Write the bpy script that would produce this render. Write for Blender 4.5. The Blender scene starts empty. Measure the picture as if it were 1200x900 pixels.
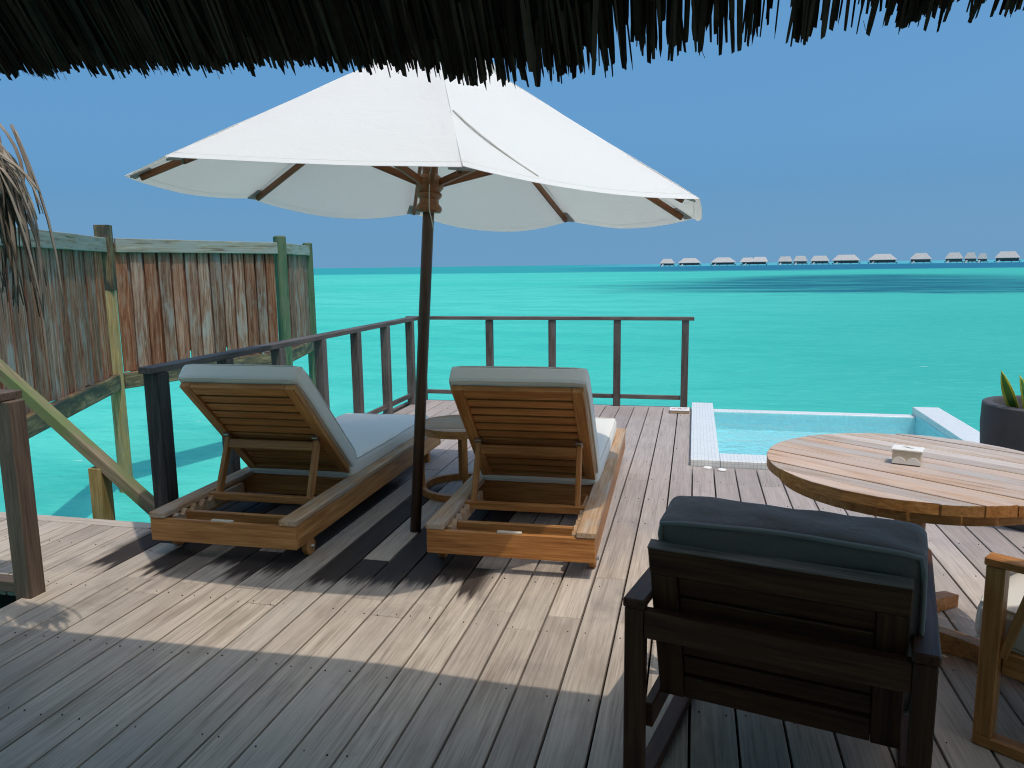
import bpy, bmesh, math, random
from mathutils import Vector, Matrix, noise as mnoise
R = math.radians
random.seed(7)
S = bpy.context.scene
COL = S.collection

# ------------------------------------------------------------------ camera, sky, sun, exposure
CAM = Vector((0, 0, 1.45))
cr = Vector((0.9734, 0.2287, -0.0127)); cb = Vector((0.2279, -0.9617, 0.1521))
cb.normalize(); cu = cb.cross(cr).normalized(); cr = cu.cross(cb).normalized()
cam = bpy.data.cameras.new('camera'); cam.sensor_width = 36; cam.lens = 27.0
cam.clip_start = .02; cam.clip_end = 60000
camo = bpy.data.objects.new('camera', cam); COL.objects.link(camo)
camo.matrix_world = Matrix(((cr.x, cu.x, cb.x, CAM.x), (cr.y, cu.y, cb.y, CAM.y), (cr.z, cu.z, cb.z, CAM.z), (0, 0, 0, 1)))
S.camera = camo

SUN = Vector((.305, -.27, 1.0)).normalized()
W = bpy.data.worlds.new("World"); S.world = W; W.use_nodes = True
wn = W.node_tree.nodes; wl = W.node_tree.links; wn.clear()
sky = wn.new('ShaderNodeTexSky'); sky.sky_type = 'NISHITA'; sky.sun_disc = False
sky.sun_elevation = math.asin(SUN.z); sky.sun_rotation = math.atan2(SUN.x, SUN.y)
sky.air_density = .5; sky.dust_density = 6.0; sky.ozone_density = 3.0; sky.altitude = 0
tint = wn.new('ShaderNodeMix'); tint.data_type = 'RGBA'; tint.blend_type = 'ADD'
tint.inputs[0].default_value = 1
# multiple scattering that the sky model leaves out: an even blue, paler in the last few degrees above the horizon
tcw = wn.new('ShaderNodeTexCoord'); spw = wn.new('ShaderNodeSeparateXYZ'); wl.new(tcw.outputs['Generated'], spw.inputs[0])
mrw = wn.new('ShaderNodeMapRange'); mrw.interpolation_type = 'SMOOTHERSTEP'; wl.new(spw.outputs[2], mrw.inputs[0])
mrw.inputs[1].default_value = -.03; mrw.inputs[2].default_value = .13
mxw = wn.new('ShaderNodeMix'); mxw.data_type = 'RGBA'; wl.new(mrw.outputs[0], mxw.inputs[0])
mxw.inputs[6].default_value = (1.5, 3.3, 5.4, 1); mxw.inputs[7].default_value = (.20, 1.85, 3.75, 1)
wl.new(mxw.outputs[2], tint.inputs[7])
wl.new(sky.outputs[0], tint.inputs[6])
bg = wn.new('ShaderNodeBackground'); bg.inputs[1].default_value = 0.1
wl.new(tint.outputs[2], bg.inputs[0])
wo = wn.new('ShaderNodeOutputWorld'); wl.new(bg.outputs[0], wo.inputs[0])

sl = bpy.data.lights.new('sun', 'SUN'); sl.energy = 2.0; sl.angle = R(.53); sl.color = (1, .94, .84)
so = bpy.data.objects.new('sun', sl); COL.objects.link(so); so.location = (6, -6, 20)
so.rotation_euler = (-SUN).to_track_quat('-Z', 'Y').to_euler()
S.view_settings.view_transform = 'Standard'; S.view_settings.look = 'None'
S.cycles.filter_width = 1.1
S.view_settings.exposure = 0; S.view_settings.gamma = 1

# ------------------------------------------------------------------ materials
class NT:
    def __init__(s, name):
        s.m = bpy.data.materials.new(name); s.m.use_nodes = True
        s.t = s.m.node_tree; s.t.nodes.clear()
        s.out = s.t.nodes.new('ShaderNodeOutputMaterial')
    def n(s, typ, **kw):
        nd = s.t.nodes.new(typ)
        for k, v in kw.items(): setattr(nd, k, v)
        return nd
    def l(s, a, b): s.t.links.new(a, b)
    def put(s, sock, v):
        if hasattr(v, 'is_output') or isinstance(v, bpy.types.NodeSocket): s.l(v, sock)
        else: sock.default_value = v
    def math(s, op, a, b=0.0, c=None, clamp=False):
        nd = s.n('ShaderNodeMath', operation=op); nd.use_clamp = clamp
        s.put(nd.inputs[0], a); s.put(nd.inputs[1], b)
        if c is not None: s.put(nd.inputs[2], c)
        return nd.outputs[0]
    def ss(s, v, a, b):
        nd = s.n('ShaderNodeMapRange', interpolation_type='SMOOTHSTEP')
        s.put(nd.inputs[0], v); nd.inputs[1].default_value = a; nd.inputs[2].default_value = b
        return nd.outputs[0]
    def mix(s, f, a, b, mode='MIX'):
        nd = s.n('ShaderNodeMix', data_type='RGBA', blend_type=mode)
        s.put(nd.inputs[0], f)
        for i, v in ((6, a), (7, b)):
            if isinstance(v, tuple): nd.inputs[i].default_value = (v[0], v[1], v[2], 1)
            else: s.l(v, nd.inputs[i])
        return nd.outputs[2]
    def noise(s, vec, scale, detail=4, rough=.55, dist=0):
        nd = s.n('ShaderNodeTexNoise'); nd.inputs['Scale'].default_value = scale
        nd.inputs['Detail'].default_value = detail; nd.inputs['Roughness'].default_value = rough
        nd.inputs['Distortion'].default_value = dist
        if vec is not None: s.l(vec, nd.inputs['Vector'])
        return nd.outputs[0]
    def ramp(s, v, stops):
        nd = s.n('ShaderNodeValToRGB'); e = nd.color_ramp.elements
        while len(e) < len(stops): e.new(.5)
        for el, (p, c) in zip(e, stops): el.position = p; el.color = (c[0], c[1], c[2], 1)
        s.l(v, nd.inputs[0]); return nd.outputs[0]
    def bump(s, h, strength, dist=.01):
        nd = s.n('ShaderNodeBump'); nd.inputs['Strength'].default_value = strength
        nd.inputs['Distance'].default_value = dist; s.l(h, nd.inputs['Height']); return nd.outputs[0]
    def bsdf(s, col, rough=.6, spec=.3, normal=None, metal=0):
        b = s.n('ShaderNodeBsdfPrincipled')
        s.put(b.inputs['Base Color'], col if not isinstance(col, tuple) else (col[0], col[1], col[2], 1))
        s.put(b.inputs['Roughness'], rough); b.inputs['Specular IOR Level'].default_value = spec
        b.inputs['Metallic'].default_value = metal
        if normal is not None: s.l(normal, b.inputs['Normal'])
        s.l(b.outputs[0], s.out.inputs[0]); return b

def gvec(t, sc):
    """object coords, longways grain along X, shifted per object"""
    tc = t.n('ShaderNodeTexCoord'); oi = t.n('ShaderNodeObjectInfo')
    cmb = t.n('ShaderNodeCombineXYZ')
    r = oi.outputs['Random']
    t.l(t.math('MULTIPLY', r, 31.0), cmb.inputs[0]); t.l(t.math('MULTIPLY', r, 57.0), cmb.inputs[1]); t.l(t.math('MULTIPLY', r, 83.0), cmb.inputs[2])
    mp = t.n('ShaderNodeVectorMath', operation='MULTIPLY'); t.l(tc.outputs['Object'], mp.inputs[0]); mp.inputs[1].default_value = sc
    ad = t.n('ShaderNodeVectorMath', operation='ADD'); t.l(mp.outputs[0], ad.inputs[0]); t.l(cmb.outputs[0], ad.inputs[1])
    return ad.outputs[0], r

def wood(name, dark, mid, light, rough=.55, spec=.25, var=.35, grain=1.0, patch=None, patch_amt=.5, bump=.25, hue=None, fine=110, axis='x'):
    t = NT(name)
    ax_ = (lambda a, b: (a, b, b)) if axis == 'x' else (lambda a, b: (b, b, a))
    v, r = gvec(t, ax_(1.3 * grain, 16 * grain))
    n1 = t.noise(v, 1.6, 6, .6, .6)
    v2, _ = gvec(t, ax_(fine * .035, fine))
    n2 = t.noise(v2, 1.0, 4, .65)
    g = t.math('ADD', t.math('MULTIPLY', n1, .5), t.math('MULTIPLY', n2, .5))
    c = t.ramp(g, [(.36, dark), (.49, mid), (.62, light)])
    if patch:
        v3, _ = gvec(t, ax_(1.5, 5))
        p = t.ss(t.noise(v3, 1.5, 5, .65), .5 - patch_amt * .3, .75 - patch_amt * .3)
        c = t.mix(p, c, t.mix(n2, patch, tuple(q * 1.5 for q in patch)))
    if hue: c = t.mix(t.ss(t.math('FRACT', t.math('MULTIPLY', r, 7.31)), .3, 1.0), c, hue, 'MULTIPLY')
    k = t.math('ADD', t.math('MULTIPLY', r, var), 1 - var / 2)
    cc = t.n('ShaderNodeVectorMath', operation='SCALE'); t.l(c, cc.inputs[0]); t.l(k, cc.inputs['Scale'])
    t.bsdf(cc.outputs[0], rough, spec, t.bump(g, bump, .004))
    return t.m

M = {}
M['teak'] = wood('teak', (.27, .105, .028), (.44, .19, .056), (.58, .29, .10), .45, .3, .22, hue=(.95, .85, .75))
M['teak_worn'] = wood('teak_worn', (.26, .14, .065), (.45, .27, .14), (.56, .41, .28), .6, .2, .2, patch=(.34, .27, .21), patch_amt=.25)
M['teak_inner'] = wood('teak_inner', (.28, .10, .028), (.43, .17, .05), (.54, .25, .085), .5, .25, .25)
M['table_top'] = wood('table_top', (.30, .195, .135), (.47, .34, .25), (.60, .49, .39), .65, .2, .32, patch=(.42, .36, .32), patch_amt=.5, hue=(1, .88, .80), bump=.5)
M['shaded_teak'] = wood('shaded_teak', (.042, .014, .006), (.078, .027, .011), (.125, .050, .021), .5, .3, .2)  # same teak as the other armchair, with its shade put into the colour
M['cap_worn_lit'] = wood('cap_worn_lit', (.12, .09, .07), (.22, .17, .14), (.32, .26, .22), .65, .2, .1)  # worn grey, lightened further to carry a sunlit edge
M['rail_wood'] = wood('rail_wood', (.045, .034, .030), (.085, .062, .053), (.15, .115, .10), .6, .25, .3, patch=(.11, .09, .08), patch_amt=.35)
M['rail_dark'] = wood('rail_dark', (.02, .018, .018), (.04, .034, .032), (.085, .07, .062), .6, .25, .25)
M['post_brown'] = wood('post_brown', (.065, .042, .030), (.115, .078, .055), (.17, .12, .088), .6, .25, .2)
M['fence_board'] = wood('fence_board', (.09, .034, .018), (.225, .115, .075), (.38, .25, .185), .8, .08, .5, .9, patch=(.24, .205, .18), patch_amt=.12, bump=.6, hue=(1, .70, .55), fine=55)
M['fence_rail'] = wood('fence_rail', (.14, .105, .07), (.29, .255, .19), (.45, .42, .35), .75, .1, .25, .8, patch=(.25, .25, .225), patch_amt=.4, fine=60)
M['fence_green'] = wood('fence_green', (.025, .06, .035), (.055, .115, .065), (.13, .20, .12), .75, .1, .2, .8, patch=(.09, .12, .07))
M['fence_yellow'] = wood('fence_yellow', (.20, .135, .045), (.36, .26, .095), (.48, .37, .17), .7, .15, .2, .8)
M['pile_wood'] = wood('pile_wood', (.17, .11, .04), (.33, .235, .095), (.45, .35, .17), .7, .15, .2, .8, fine=60, axis='z', patch=(.20, .17, .09), patch_amt=.3)
M['fence_beam'] = wood('fence_beam', (.08, .05, .028), (.20, .14, .075), (.34, .26, .15), .75, .1, .2, .8, patch=(.05, .05, .04), patch_amt=.45)
M['stair_rail'] = wood('stair_rail', (.12, .095, .055), (.23, .175, .105), (.33, .26, .18), .7, .15, .2, .8, patch=(.13, .16, .065), patch_amt=.5)
M['umbrella_wood'] = wood('umbrella_wood', (.12, .04, .014), (.21, .078, .028), (.30, .12, .045), .4, .35, .25)
M['pole_wood'] = wood('pole_wood', (.05, .023, .013), (.085, .042, .024), (.12, .066, .04), .4, .35, .1, axis='z')

def deck_mat():
    t = NT('weathered_deck')
    v, r = gvec(t, (.9, 15, 15)); n1 = t.noise(v, 1.7, 6, .62, .5)
    v2, _ = gvec(t, (3.5, 110, 110)); n2 = t.noise(v2, 1.0, 4, .65)
    v3, _ = gvec(t, (1.1, 4, 4)); n3 = t.noise(v3, 1.6, 5, .6)
    g = t.math('ADD', t.math('MULTIPLY', n1, .42), t.math('MULTIPLY', n2, .58))
    c = t.ramp(g, [(.33, (.24, .19, .15)), (.48, (.46, .372, .29)), (.64, (.61, .505, .40))])
    # bleached and brown patches along the boards
    c = t.mix(t.math('MULTIPLY', t.ss(n3, .52, .74), .40), c, (.52, .45, .385))
    c = t.mix(t.math('MULTIPLY', t.ss(n3, .48, .30), .55), c, (.27, .20, .145))
    r2 = t.math('FRACT', t.math('MULTIPLY', r, 13.7))
    c = t.mix(t.math('MULTIPLY', t.ss(r2, .6, 1.0), .36), c, (.29, .235, .20))
    c = t.mix(t.math('MULTIPLY', t.ss(r2, .35, .0), .3), c, (.54, .47, .40))
    geo = t.n('ShaderNodeNewGeometry'); P = geo.outputs['Position']
    wornn = t.noise(P, 2.2, 5, .65)
    c = t.mix(t.math('MULTIPLY', t.ss(wornn, .52, .72), .45), c, (.18, .15, .13))
    # greyer and darker towards the sea, with broad worn areas
    sp0 = t.n('ShaderNodeSeparateXYZ'); t.l(P, sp0.inputs[0])
    gz = t.ss(t.math('ADD', sp0.outputs[1], t.math('MULTIPLY', wornn, 1.6)), 3.6, 5.6)
    c = t.mix(t.math('MULTIPLY', gz, .62), c, t.mix(n2, (.22, .185, .19), (.42, .37, .37)))
    big = t.noise(P, .9, 4, .6)
    c = t.mix(t.math('MULTIPLY', t.ss(big, .52, .70), .40), c, (.29, .23, .185))
    # near-black stretches on some boards between and before the loungers
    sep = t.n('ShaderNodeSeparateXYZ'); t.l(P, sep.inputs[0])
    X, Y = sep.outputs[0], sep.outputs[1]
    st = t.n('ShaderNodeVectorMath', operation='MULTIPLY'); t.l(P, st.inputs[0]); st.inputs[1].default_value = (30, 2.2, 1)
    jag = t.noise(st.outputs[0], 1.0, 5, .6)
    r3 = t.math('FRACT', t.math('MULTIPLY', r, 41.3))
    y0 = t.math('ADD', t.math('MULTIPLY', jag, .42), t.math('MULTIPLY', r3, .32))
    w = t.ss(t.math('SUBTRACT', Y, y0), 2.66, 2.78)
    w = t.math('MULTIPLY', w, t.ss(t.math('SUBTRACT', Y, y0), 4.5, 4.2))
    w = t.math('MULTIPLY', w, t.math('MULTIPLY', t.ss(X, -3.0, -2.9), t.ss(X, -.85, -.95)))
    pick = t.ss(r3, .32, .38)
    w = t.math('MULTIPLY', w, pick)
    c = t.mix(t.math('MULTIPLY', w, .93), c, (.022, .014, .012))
    k = t.math('ADD', t.math('MULTIPLY', r, .20), .90)
    cc = t.n('ShaderNodeVectorMath', operation='SCALE'); t.l(c, cc.inputs[0]); t.l(k, cc.inputs['Scale'])
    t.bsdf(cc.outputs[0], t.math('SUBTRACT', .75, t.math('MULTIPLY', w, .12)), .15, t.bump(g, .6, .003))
    return t.m
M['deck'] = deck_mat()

def fabric(name, col, rough=.85, bump=.15, sc=900, wr=6, wrs=.25):
    t = NT(name); tc = t.n('ShaderNodeTexCoord')
    n = t.noise(tc.outputs['Object'], sc, 2); m = t.noise(tc.outputs['Object'], wr, 4)
    c = t.mix(t.math('MULTIPLY', n, .35), col, tuple(q * .75 for q in col))
    c = t.mix(t.math('MULTIPLY', m, .25), c, tuple(q * .8 for q in col))
    b1 = t.bump(n, bump, .001)
    bb = t.n('ShaderNodeBump'); bb.inputs['Strength'].default_value = wrs; bb.inputs['Distance'].default_value = .02
    t.l(m, bb.inputs['Height']); t.l(b1, bb.inputs['Normal'])
    b = t.bsdf(c, rough, .15, bb.outputs[0]); b.inputs['Sheen Weight'].default_value = .15
    return t.m
M['cushion_grey'] = fabric('cushion_grey', (.84, .79, .70), wr=5, wrs=.15)
M['piping_grey'] = fabric('piping_grey', (.74, .69, .61))
M['cushion_dark'] = fabric('cushion_dark', (.18, .145, .13), wr=10, wrs=.7)
M['piping_dark'] = fabric('piping_dark', (.26, .24, .22))  # paler than its cushion: the piping's highlight is put into the colour
M['cushion_cream'] = fabric('cushion_cream', (.75, .70, .61))

def canvas_mat():
    t = NT('white_canvas'); tc = t.n('ShaderNodeTexCoord')
    n = t.noise(tc.outputs['Object'], 700, 2); m = t.noise(tc.outputs['Object'], 2.5, 4)
    c = t.mix(t.math('MULTIPLY', m, .3), (.94, .94, .93), (.89, .88, .86))
    nb = t.bump(t.noise(tc.outputs['Object'], 6, 5, .6, .8), .4, .02)
    d = t.n('ShaderNodeBsdfDiffuse'); t.l(c, d.inputs[0]); t.l(nb, d.inputs['Normal'])
    tr = t.n('ShaderNodeBsdfTranslucent'); tr.inputs[0].default_value = (.98, .95, .90, 1)
    mx = t.n('ShaderNodeMixShader'); mx.inputs[0].default_value = .43
    t.l(d.outputs[0], mx.inputs[1]); t.l(tr.outputs[0], mx.inputs[2]); t.l(mx.outputs[0], t.out.inputs[0])
    return t.m
M['canvas'] = canvas_mat()
def plain(name, col, rough=.6, spec=.3, metal=0, nz=0, sc=30, bump=0):
    t = NT(name)
    if nz:
        tc = t.n('ShaderNodeTexCoord'); n = t.noise(tc.outputs['Object'], sc, 5, .6)
        c = t.mix(n, tuple(q * (1 - nz) for q in col), tuple(min(1, q * (1 + nz)) for q in col))
        t.bsdf(c, rough, spec, t.bump(n, bump, .01) if bump else None, metal)
    else: t.bsdf(col, rough, spec, None, metal)
    return t.m
M['pocket'] = plain('grey_canvas', (.34, .34, .33), .9, .1, 0, .2, 80)
M['cord'] = plain('cord', (.62, .60, .55), .8)
M['steel'] = plain('steel', (.42, .40, .37), .35, .5, 1, .15, 60)
M['slat_gap_dark'] = plain('slat_gap_dark', (.02, .02, .02), .7)  # black of the sheet that imitates shade between the back slats
M['screw'] = plain('screw_dark', (.02, .016, .014), .6)
M['under'] = plain('under_deck', (.03, .022, .017), .9, .1, 0, .3, 8)
M['pot'] = plain('dark_pot', (.085, .080, .080), .7, .25, 0, .35, 9, .4)
M['soil'] = plain('soil', (.03, .022, .015), .95, .05, 0, .4, 40, .8)
M['box_wood'] = plain('pale_box_wood', (.62, .52, .40), .7, .2, 0, .15, 40)
M['box_lid'] = plain('pale_box_lid', (.78, .74, .68), .7, .2, 0, .1, 40)
M['box_dark'] = plain('box_slot', (.10, .08, .06), .8)
M['white_sign'] = plain('white_sign', (.80, .78, .75), .5, .3, 0, .05, 40)
M['red_sign'] = plain('red_print', (.52, .06, .09), .5)
M['sign_wood'] = plain('sign_wood', (.42, .31, .20), .7, .2, 0, .2, 60)
M['white_disc'] = plain('white_disc', (.80, .78, .74), .4)
M['villa_wall'] = plain('villa_wall', (.085, .105, .115), .8, .1, 0, .3, .3)  # bluish tone of distant haze put into the wall colour
M['villa_white'] = plain('villa_white', (.55, .56, .56), .8, .1)
M['villa_roof'] = plain('villa_thatch', (.46, .435, .41), .95, .05, 0, .3, .6, .3)  # thatch lightened in colour in place of distant haze
M['bounce_wall'] = plain('bounce_plaster', (.72, .63, .52), .8, .1, 0, .05, 3)  # pale plaster picked to bounce warm light from the unseen wall

def tile_mat(name, col, grout, size=.026, rough=.35):
    t = NT(name); tc = t.n('ShaderNodeTexCoord')
    b = t.n('ShaderNodeTexBrick'); b.offset = 0; b.inputs['Scale'].default_value = 1
    b.inputs['Brick Width'].default_value = size; b.inputs['Row Height'].default_value = size
    b.inputs['Mortar Size'].default_value = .0016; b.inputs['Bias'].default_value = 0
    b.inputs['Color1'].default_value = (*col, 1); b.inputs['Color2'].default_value = (*[q * .9 for q in col], 1); b.inputs['Mortar'].default_value = (*grout, 1)
    geo = t.n('ShaderNodeNewGeometry')
    # choose the plane by normal so sides are tiled as well
    sp = t.n('ShaderNodeSeparateXYZ'); t.l(geo.outputs['Position'], sp.inputs[0])
    sn = t.n('ShaderNodeSeparateXYZ'); t.l(geo.outputs['Normal'], sn.inputs[0])
    ax = t.math('GREATER_THAN', t.math('ABSOLUTE', sn.outputs[0]), .7); ay = t.math('GREATER_THAN', t.math('ABSOLUTE', sn.outputs[1]), .7)
    u = t.math('ADD', t.math('MULTIPLY', sp.outputs[0], t.math('SUBTRACT', 1, ax)), t.math('MULTIPLY', sp.outputs[2], ax))
    v = t.math('ADD', t.math('MULTIPLY', sp.outputs[1], t.math('SUBTRACT', 1, ay)), t.math('MULTIPLY', sp.outputs[2], ay))
    cb_ = t.n('ShaderNodeCombineXYZ'); t.l(u, cb_.inputs[0]); t.l(v, cb_.inputs[1]); t.l(cb_.outputs[0], b.inputs['Vector'])
    n = t.noise(geo.outputs['Position'], 3, 4)
    c = t.mix(t.math('MULTIPLY', t.ss(n, .45, .75), .25), b.outputs[0], tuple(q * .75 for q in col))
    t.bsdf(c, rough, .4); return t.m
M['coping'] = tile_mat('white_mosaic', (.80, .80, .77), (.52, .53, .52))
M['basin'] = tile_mat('pool_mosaic', (.42, .77, .79), (.50, .70, .75))

def water_pool():
    t = NT('pool_water'); geo = t.n('ShaderNodeNewGeometry')
    n = t.noise(geo.outputs['Position'], 7, 3, .5, .6); n2 = t.noise(geo.outputs['Position'], 22, 2)
    nb = t.bump(t.math('ADD', n, t.math('MULTIPLY', n2, .3)), .7, .04)
    tr = t.n('ShaderNodeBsdfTransparent'); tr.inputs[0].default_value = (.80, .97, .98, 1)
    gl = t.n('ShaderNodeBsdfGlossy'); gl.inputs['Roughness'].default_value = .03; t.l(nb, gl.inputs['Normal'])
    fr = t.n('ShaderNodeFresnel'); fr.inputs[0].default_value = 1.22; t.l(nb, fr.inputs['Normal'])
    mx = t.n('ShaderNodeMixShader'); t.l(fr.outputs[0], mx.inputs[0]); t.l(tr.outputs[0], mx.inputs[1]); t.l(gl.outputs[0], mx.inputs[2])
    t.l(mx.outputs[0], t.out.inputs[0]); return t.m
M['pool_water'] = water_pool()

def sea_mat():
    t = NT('lagoon_water'); geo = t.n('ShaderNodeNewGeometry'); P = geo.outputs['Position']
    sp = t.n('ShaderNodeSeparateXYZ'); t.l(P, sp.inputs[0]); X, Y = sp.outputs[0], sp.outputs[1]
    def sc(v, s_):
        m = t.n('ShaderNodeVectorMath', operation='MULTIPLY'); t.l(v, m.inputs[0]); m.inputs[1].default_value = s_; return m.outputs[0]
    nl = t.noise(sc(P, (.02, .05, 1)), 1, 5, .6, .4)      # broad drifts of paler sand
    nm = t.noise(sc(P, (.22, .5, 1)), 1, 5, .6, .3)
    nw = t.noise(sc(P, (1.0, 2.4, 1)), 1, 4, .6)
    c = t.mix(t.ss(nl, .35, .65), (.058, .54, .43), (.10, .61, .49))
    c = t.mix(t.math('MULTIPLY', t.ss(nm, .42, .62), .5), c, (.032, .44, .37))
    c = t.mix(t.math('MULTIPLY', t.ss(nw, .50, .68), .34), c, (.11, .59, .50))
    c = t.mix(t.math('MULTIPLY', t.ss(nw, .46, .28), .3), c, (.028, .40, .35))  # paler crests and darker troughs: wave shading painted into the colour
    ang = t.math('DIVIDE', X, t.math('MAXIMUM', Y, 1))
    c = t.mix(t.math('MULTIPLY', t.ss(ang, -.35, .35), .78), c, (.042, .385, .325))
    nf = t.noise(sc(P, (2.2, 6.5, 1)), 1, 4, .6, .3)
    c = t.mix(t.math('MULTIPLY', t.ss(nf, .52, .70), .26), c, (.13, .60, .51))
    c = t.mix(t.math('MULTIPLY', t.ss(nf, .45, .28), .26), c, (.022, .36, .33))  # light and dark of fine ripples painted into the colour
    # seagrass patch
    nr = t.noise(sc(P, (.06, .10, 1)), 1, 6, .7, .5); nr2 = t.noise(sc(P, (.5, .25, 1)), 1, 4, .7)
    wob = t.math('MULTIPLY', t.math('SUBTRACT', nr, .5), 60)
    Yw = t.math('ADD', Y, wob)
    Yn = t.math('ADD', Y, t.math('MULTIPLY', t.math('SUBTRACT', nr, .5), 34))
    near = t.ss(Yn, 74, 84)
    far = t.ss(Yw, 210, 165)
    left = t.ss(t.math('ADD', X, t.math('ADD', t.math('MULTIPLY', wob, .35), t.math('MULTIPLY', t.math('ABSOLUTE', t.math('SUBTRACT', Y, 108)), -.35))), -24, 4)
    right = t.ss(X, 75, 36)
    pm = t.math('MULTIPLY', t.math('MULTIPLY', near, far), t.math('MULTIPLY', left, right))
    pm = t.math('MULTIPLY', pm, t.ss(t.math('ADD', t.math('MULTIPLY', nr, .6), t.math("MULTIPLY", nr2, .5)), .26, .42))
    c = t.mix(t.math('MULTIPLY', pm, t.math('ADD', .45, t.math('MULTIPLY', t.ss(t.noise(sc(P, (.07, .45, 1)), 1, 4, .65), .62, .42), .53))), c, (.004, .10, .155))
    # deep channel before the far villas, shallower to the left
    yd = t.math('ADD', Y, t.math('MULTIPLY', t.math('SUBTRACT', nl, .5), 160))
    deep = t.ss(yd, 285, 340)
    side = t.ss(ang, -.22, .03)
    dc = t.mix(side, (.02, .30, .315), (.008, .125, .235))
    sand = t.math('MULTIPLY', t.ss(yd, 860, 960), side)
    c = t.mix(t.math('MULTIPLY', deep, .92), c, dc)
    c = t.mix(t.math('MULTIPLY', sand, .7), c, (.12, .50, .55))
    # tiny breaking crests
    cr_ = t.noise(sc(P, (1.3, 3.5, 1)), 1, 3, .5)
    fo = t.math('MULTIPLY', t.ss(cr_, .765, .80), .6)
    c = t.mix(fo, c, (.75, .85, .85))
    h = t.math('ADD', t.math('MULTIPLY', t.noise(sc(P, (1.6, 3.2, 1)), 1, 6, .6), .6), t.math('MULTIPLY', t.noise(sc(P, (.25, .6, 1)), 1, 4), 1.0))
    nb = t.bump(h, .55, .25)
    d = t.n('ShaderNodeBsdfDiffuse'); t.l(c, d.inputs[0]); t.l(nb, d.inputs['Normal'])
    gl = t.n('ShaderNodeBsdfGlossy'); gl.inputs['Roughness'].default_value = .2; t.l(nb, gl.inputs['Normal'])
    fr = t.n('ShaderNodeFresnel'); fr.inputs[0].default_value = 1.33; t.l(nb, fr.inputs['Normal'])
    mx = t.n('ShaderNodeMixShader'); t.l(t.math('MINIMUM', t.math('MULTIPLY', fr.outputs[0], .5), .15), mx.inputs[0])
    t.l(d.outputs[0], mx.inputs[1]); t.l(gl.outputs[0], mx.inputs[2]); t.l(mx.outputs[0], t.out.inputs[0])
    return t.m
M['sea'] = sea_mat()

def thatch_mat(name, a, b_, c_):
    t = NT(name); tc = t.n('ShaderNodeTexCoord')
    oi = t.n('ShaderNodeObjectInfo'); geo = t.n('ShaderNodeNewGeometry')
    n = t.noise(tc.outputs['Object'], 9, 4, .6)
    r = t.math('FRACT', t.math('ADD', t.math('MULTIPLY', oi.outputs['Random'], 5.0), geo.outputs['Random Per Island']))
    c = t.ramp(t.math('ADD', t.math('MULTIPLY', n, .5), t.math('MULTIPLY', r, .5)), [(.25, a), (.5, b_), (.8, c_)])
    t.bsdf(c, .8, .15); return t.m
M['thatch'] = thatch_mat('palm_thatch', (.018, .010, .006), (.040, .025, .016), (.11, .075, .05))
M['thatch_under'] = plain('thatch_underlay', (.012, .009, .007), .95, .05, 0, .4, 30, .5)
M['dry_palm'] = thatch_mat('dry_palm', (.10, .075, .055), (.26, .21, .165), (.46, .39, .31))
def leaf_mat():
    t = NT('snake_leaf'); tc = t.n('ShaderNodeTexCoord'); sp = t.n('ShaderNodeSeparateXYZ'); t.l(tc.outputs['UV'], sp.inputs[0])
    e = t.math('ABSOLUTE', t.math('SUBTRACT', sp.outputs[0], .5))
    n = t.noise(tc.outputs['Object'], 25, 3)
    g = t.mix(n, (.03, .12, .02), (.09, .22, .03))
    c = t.mix(t.ss(t.math('ADD', e, t.math('MULTIPLY', t.math('SUBTRACT', n, .5), .15)), .26, .34), g, (.42, .42, .04))
    t.bsdf(c, .4, .4); return t.m
M['leaf'] = leaf_mat()

# ------------------------------------------------------------------ builders
def link(o, parent=None):
    COL.objects.link(o)
    if parent: o.parent = parent
    return o
def tag(o, label=None, cat=None, group=None, kind=None):
    if label: o['label'] = label
    if cat: o['category'] = cat
    if group: o['group'] = group
    if kind: o['kind'] = kind
    return o
def empty(name, loc=(0, 0, 0), rz=0.0):
    o = bpy.data.objects.new(name, None); COL.objects.link(o); o.location = loc; o.rotation_euler = (0, 0, rz)
    o.empty_display_size = .1
    return o
def meshobj(name, verts, faces, mat, parent=None, smooth=False, uvs=None):
    me = bpy.data.meshes.new(name); me.from_pydata(verts, [], faces); me.materials.append(M[mat] if isinstance(mat, str) else mat)
    if uvs:
        u = me.uv_layers.new(name='UVMap')
        for lp in me.loops: u.data[lp.index].uv = uvs[lp.vertex_index]
    if len(faces) > 1:
        bm = bmesh.new(); bm.from_mesh(me); bmesh.ops.recalc_face_normals(bm, faces=bm.faces); bm.to_mesh(me); bm.free()
    if smooth:
        for p in me.polygons: p.use_smooth = True
    me.update()
    return link(bpy.data.objects.new(name, me), parent)
_box = {}
def boxmesh(L, w, h, mat, bev):
    key = (round(L, 4), round(w, 4), round(h, 4), mat, bev)
    if key in _box: return _box[key]
    bm = bmesh.new(); bmesh.ops.create_cube(bm, size=1)
    bmesh.ops.scale(bm, vec=(L, w, h), verts=bm.verts)
    if bev: bmesh.ops.bevel(bm, geom=list(bm.edges), offset=min(bev, w * .3, h * .3), segments=1, affect='EDGES', profile=.5)
    me = bpy.data.meshes.new('beam'); bm.to_mesh(me); bm.free(); me.materials.append(M[mat])
    _box[key] = me; return me
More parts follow.
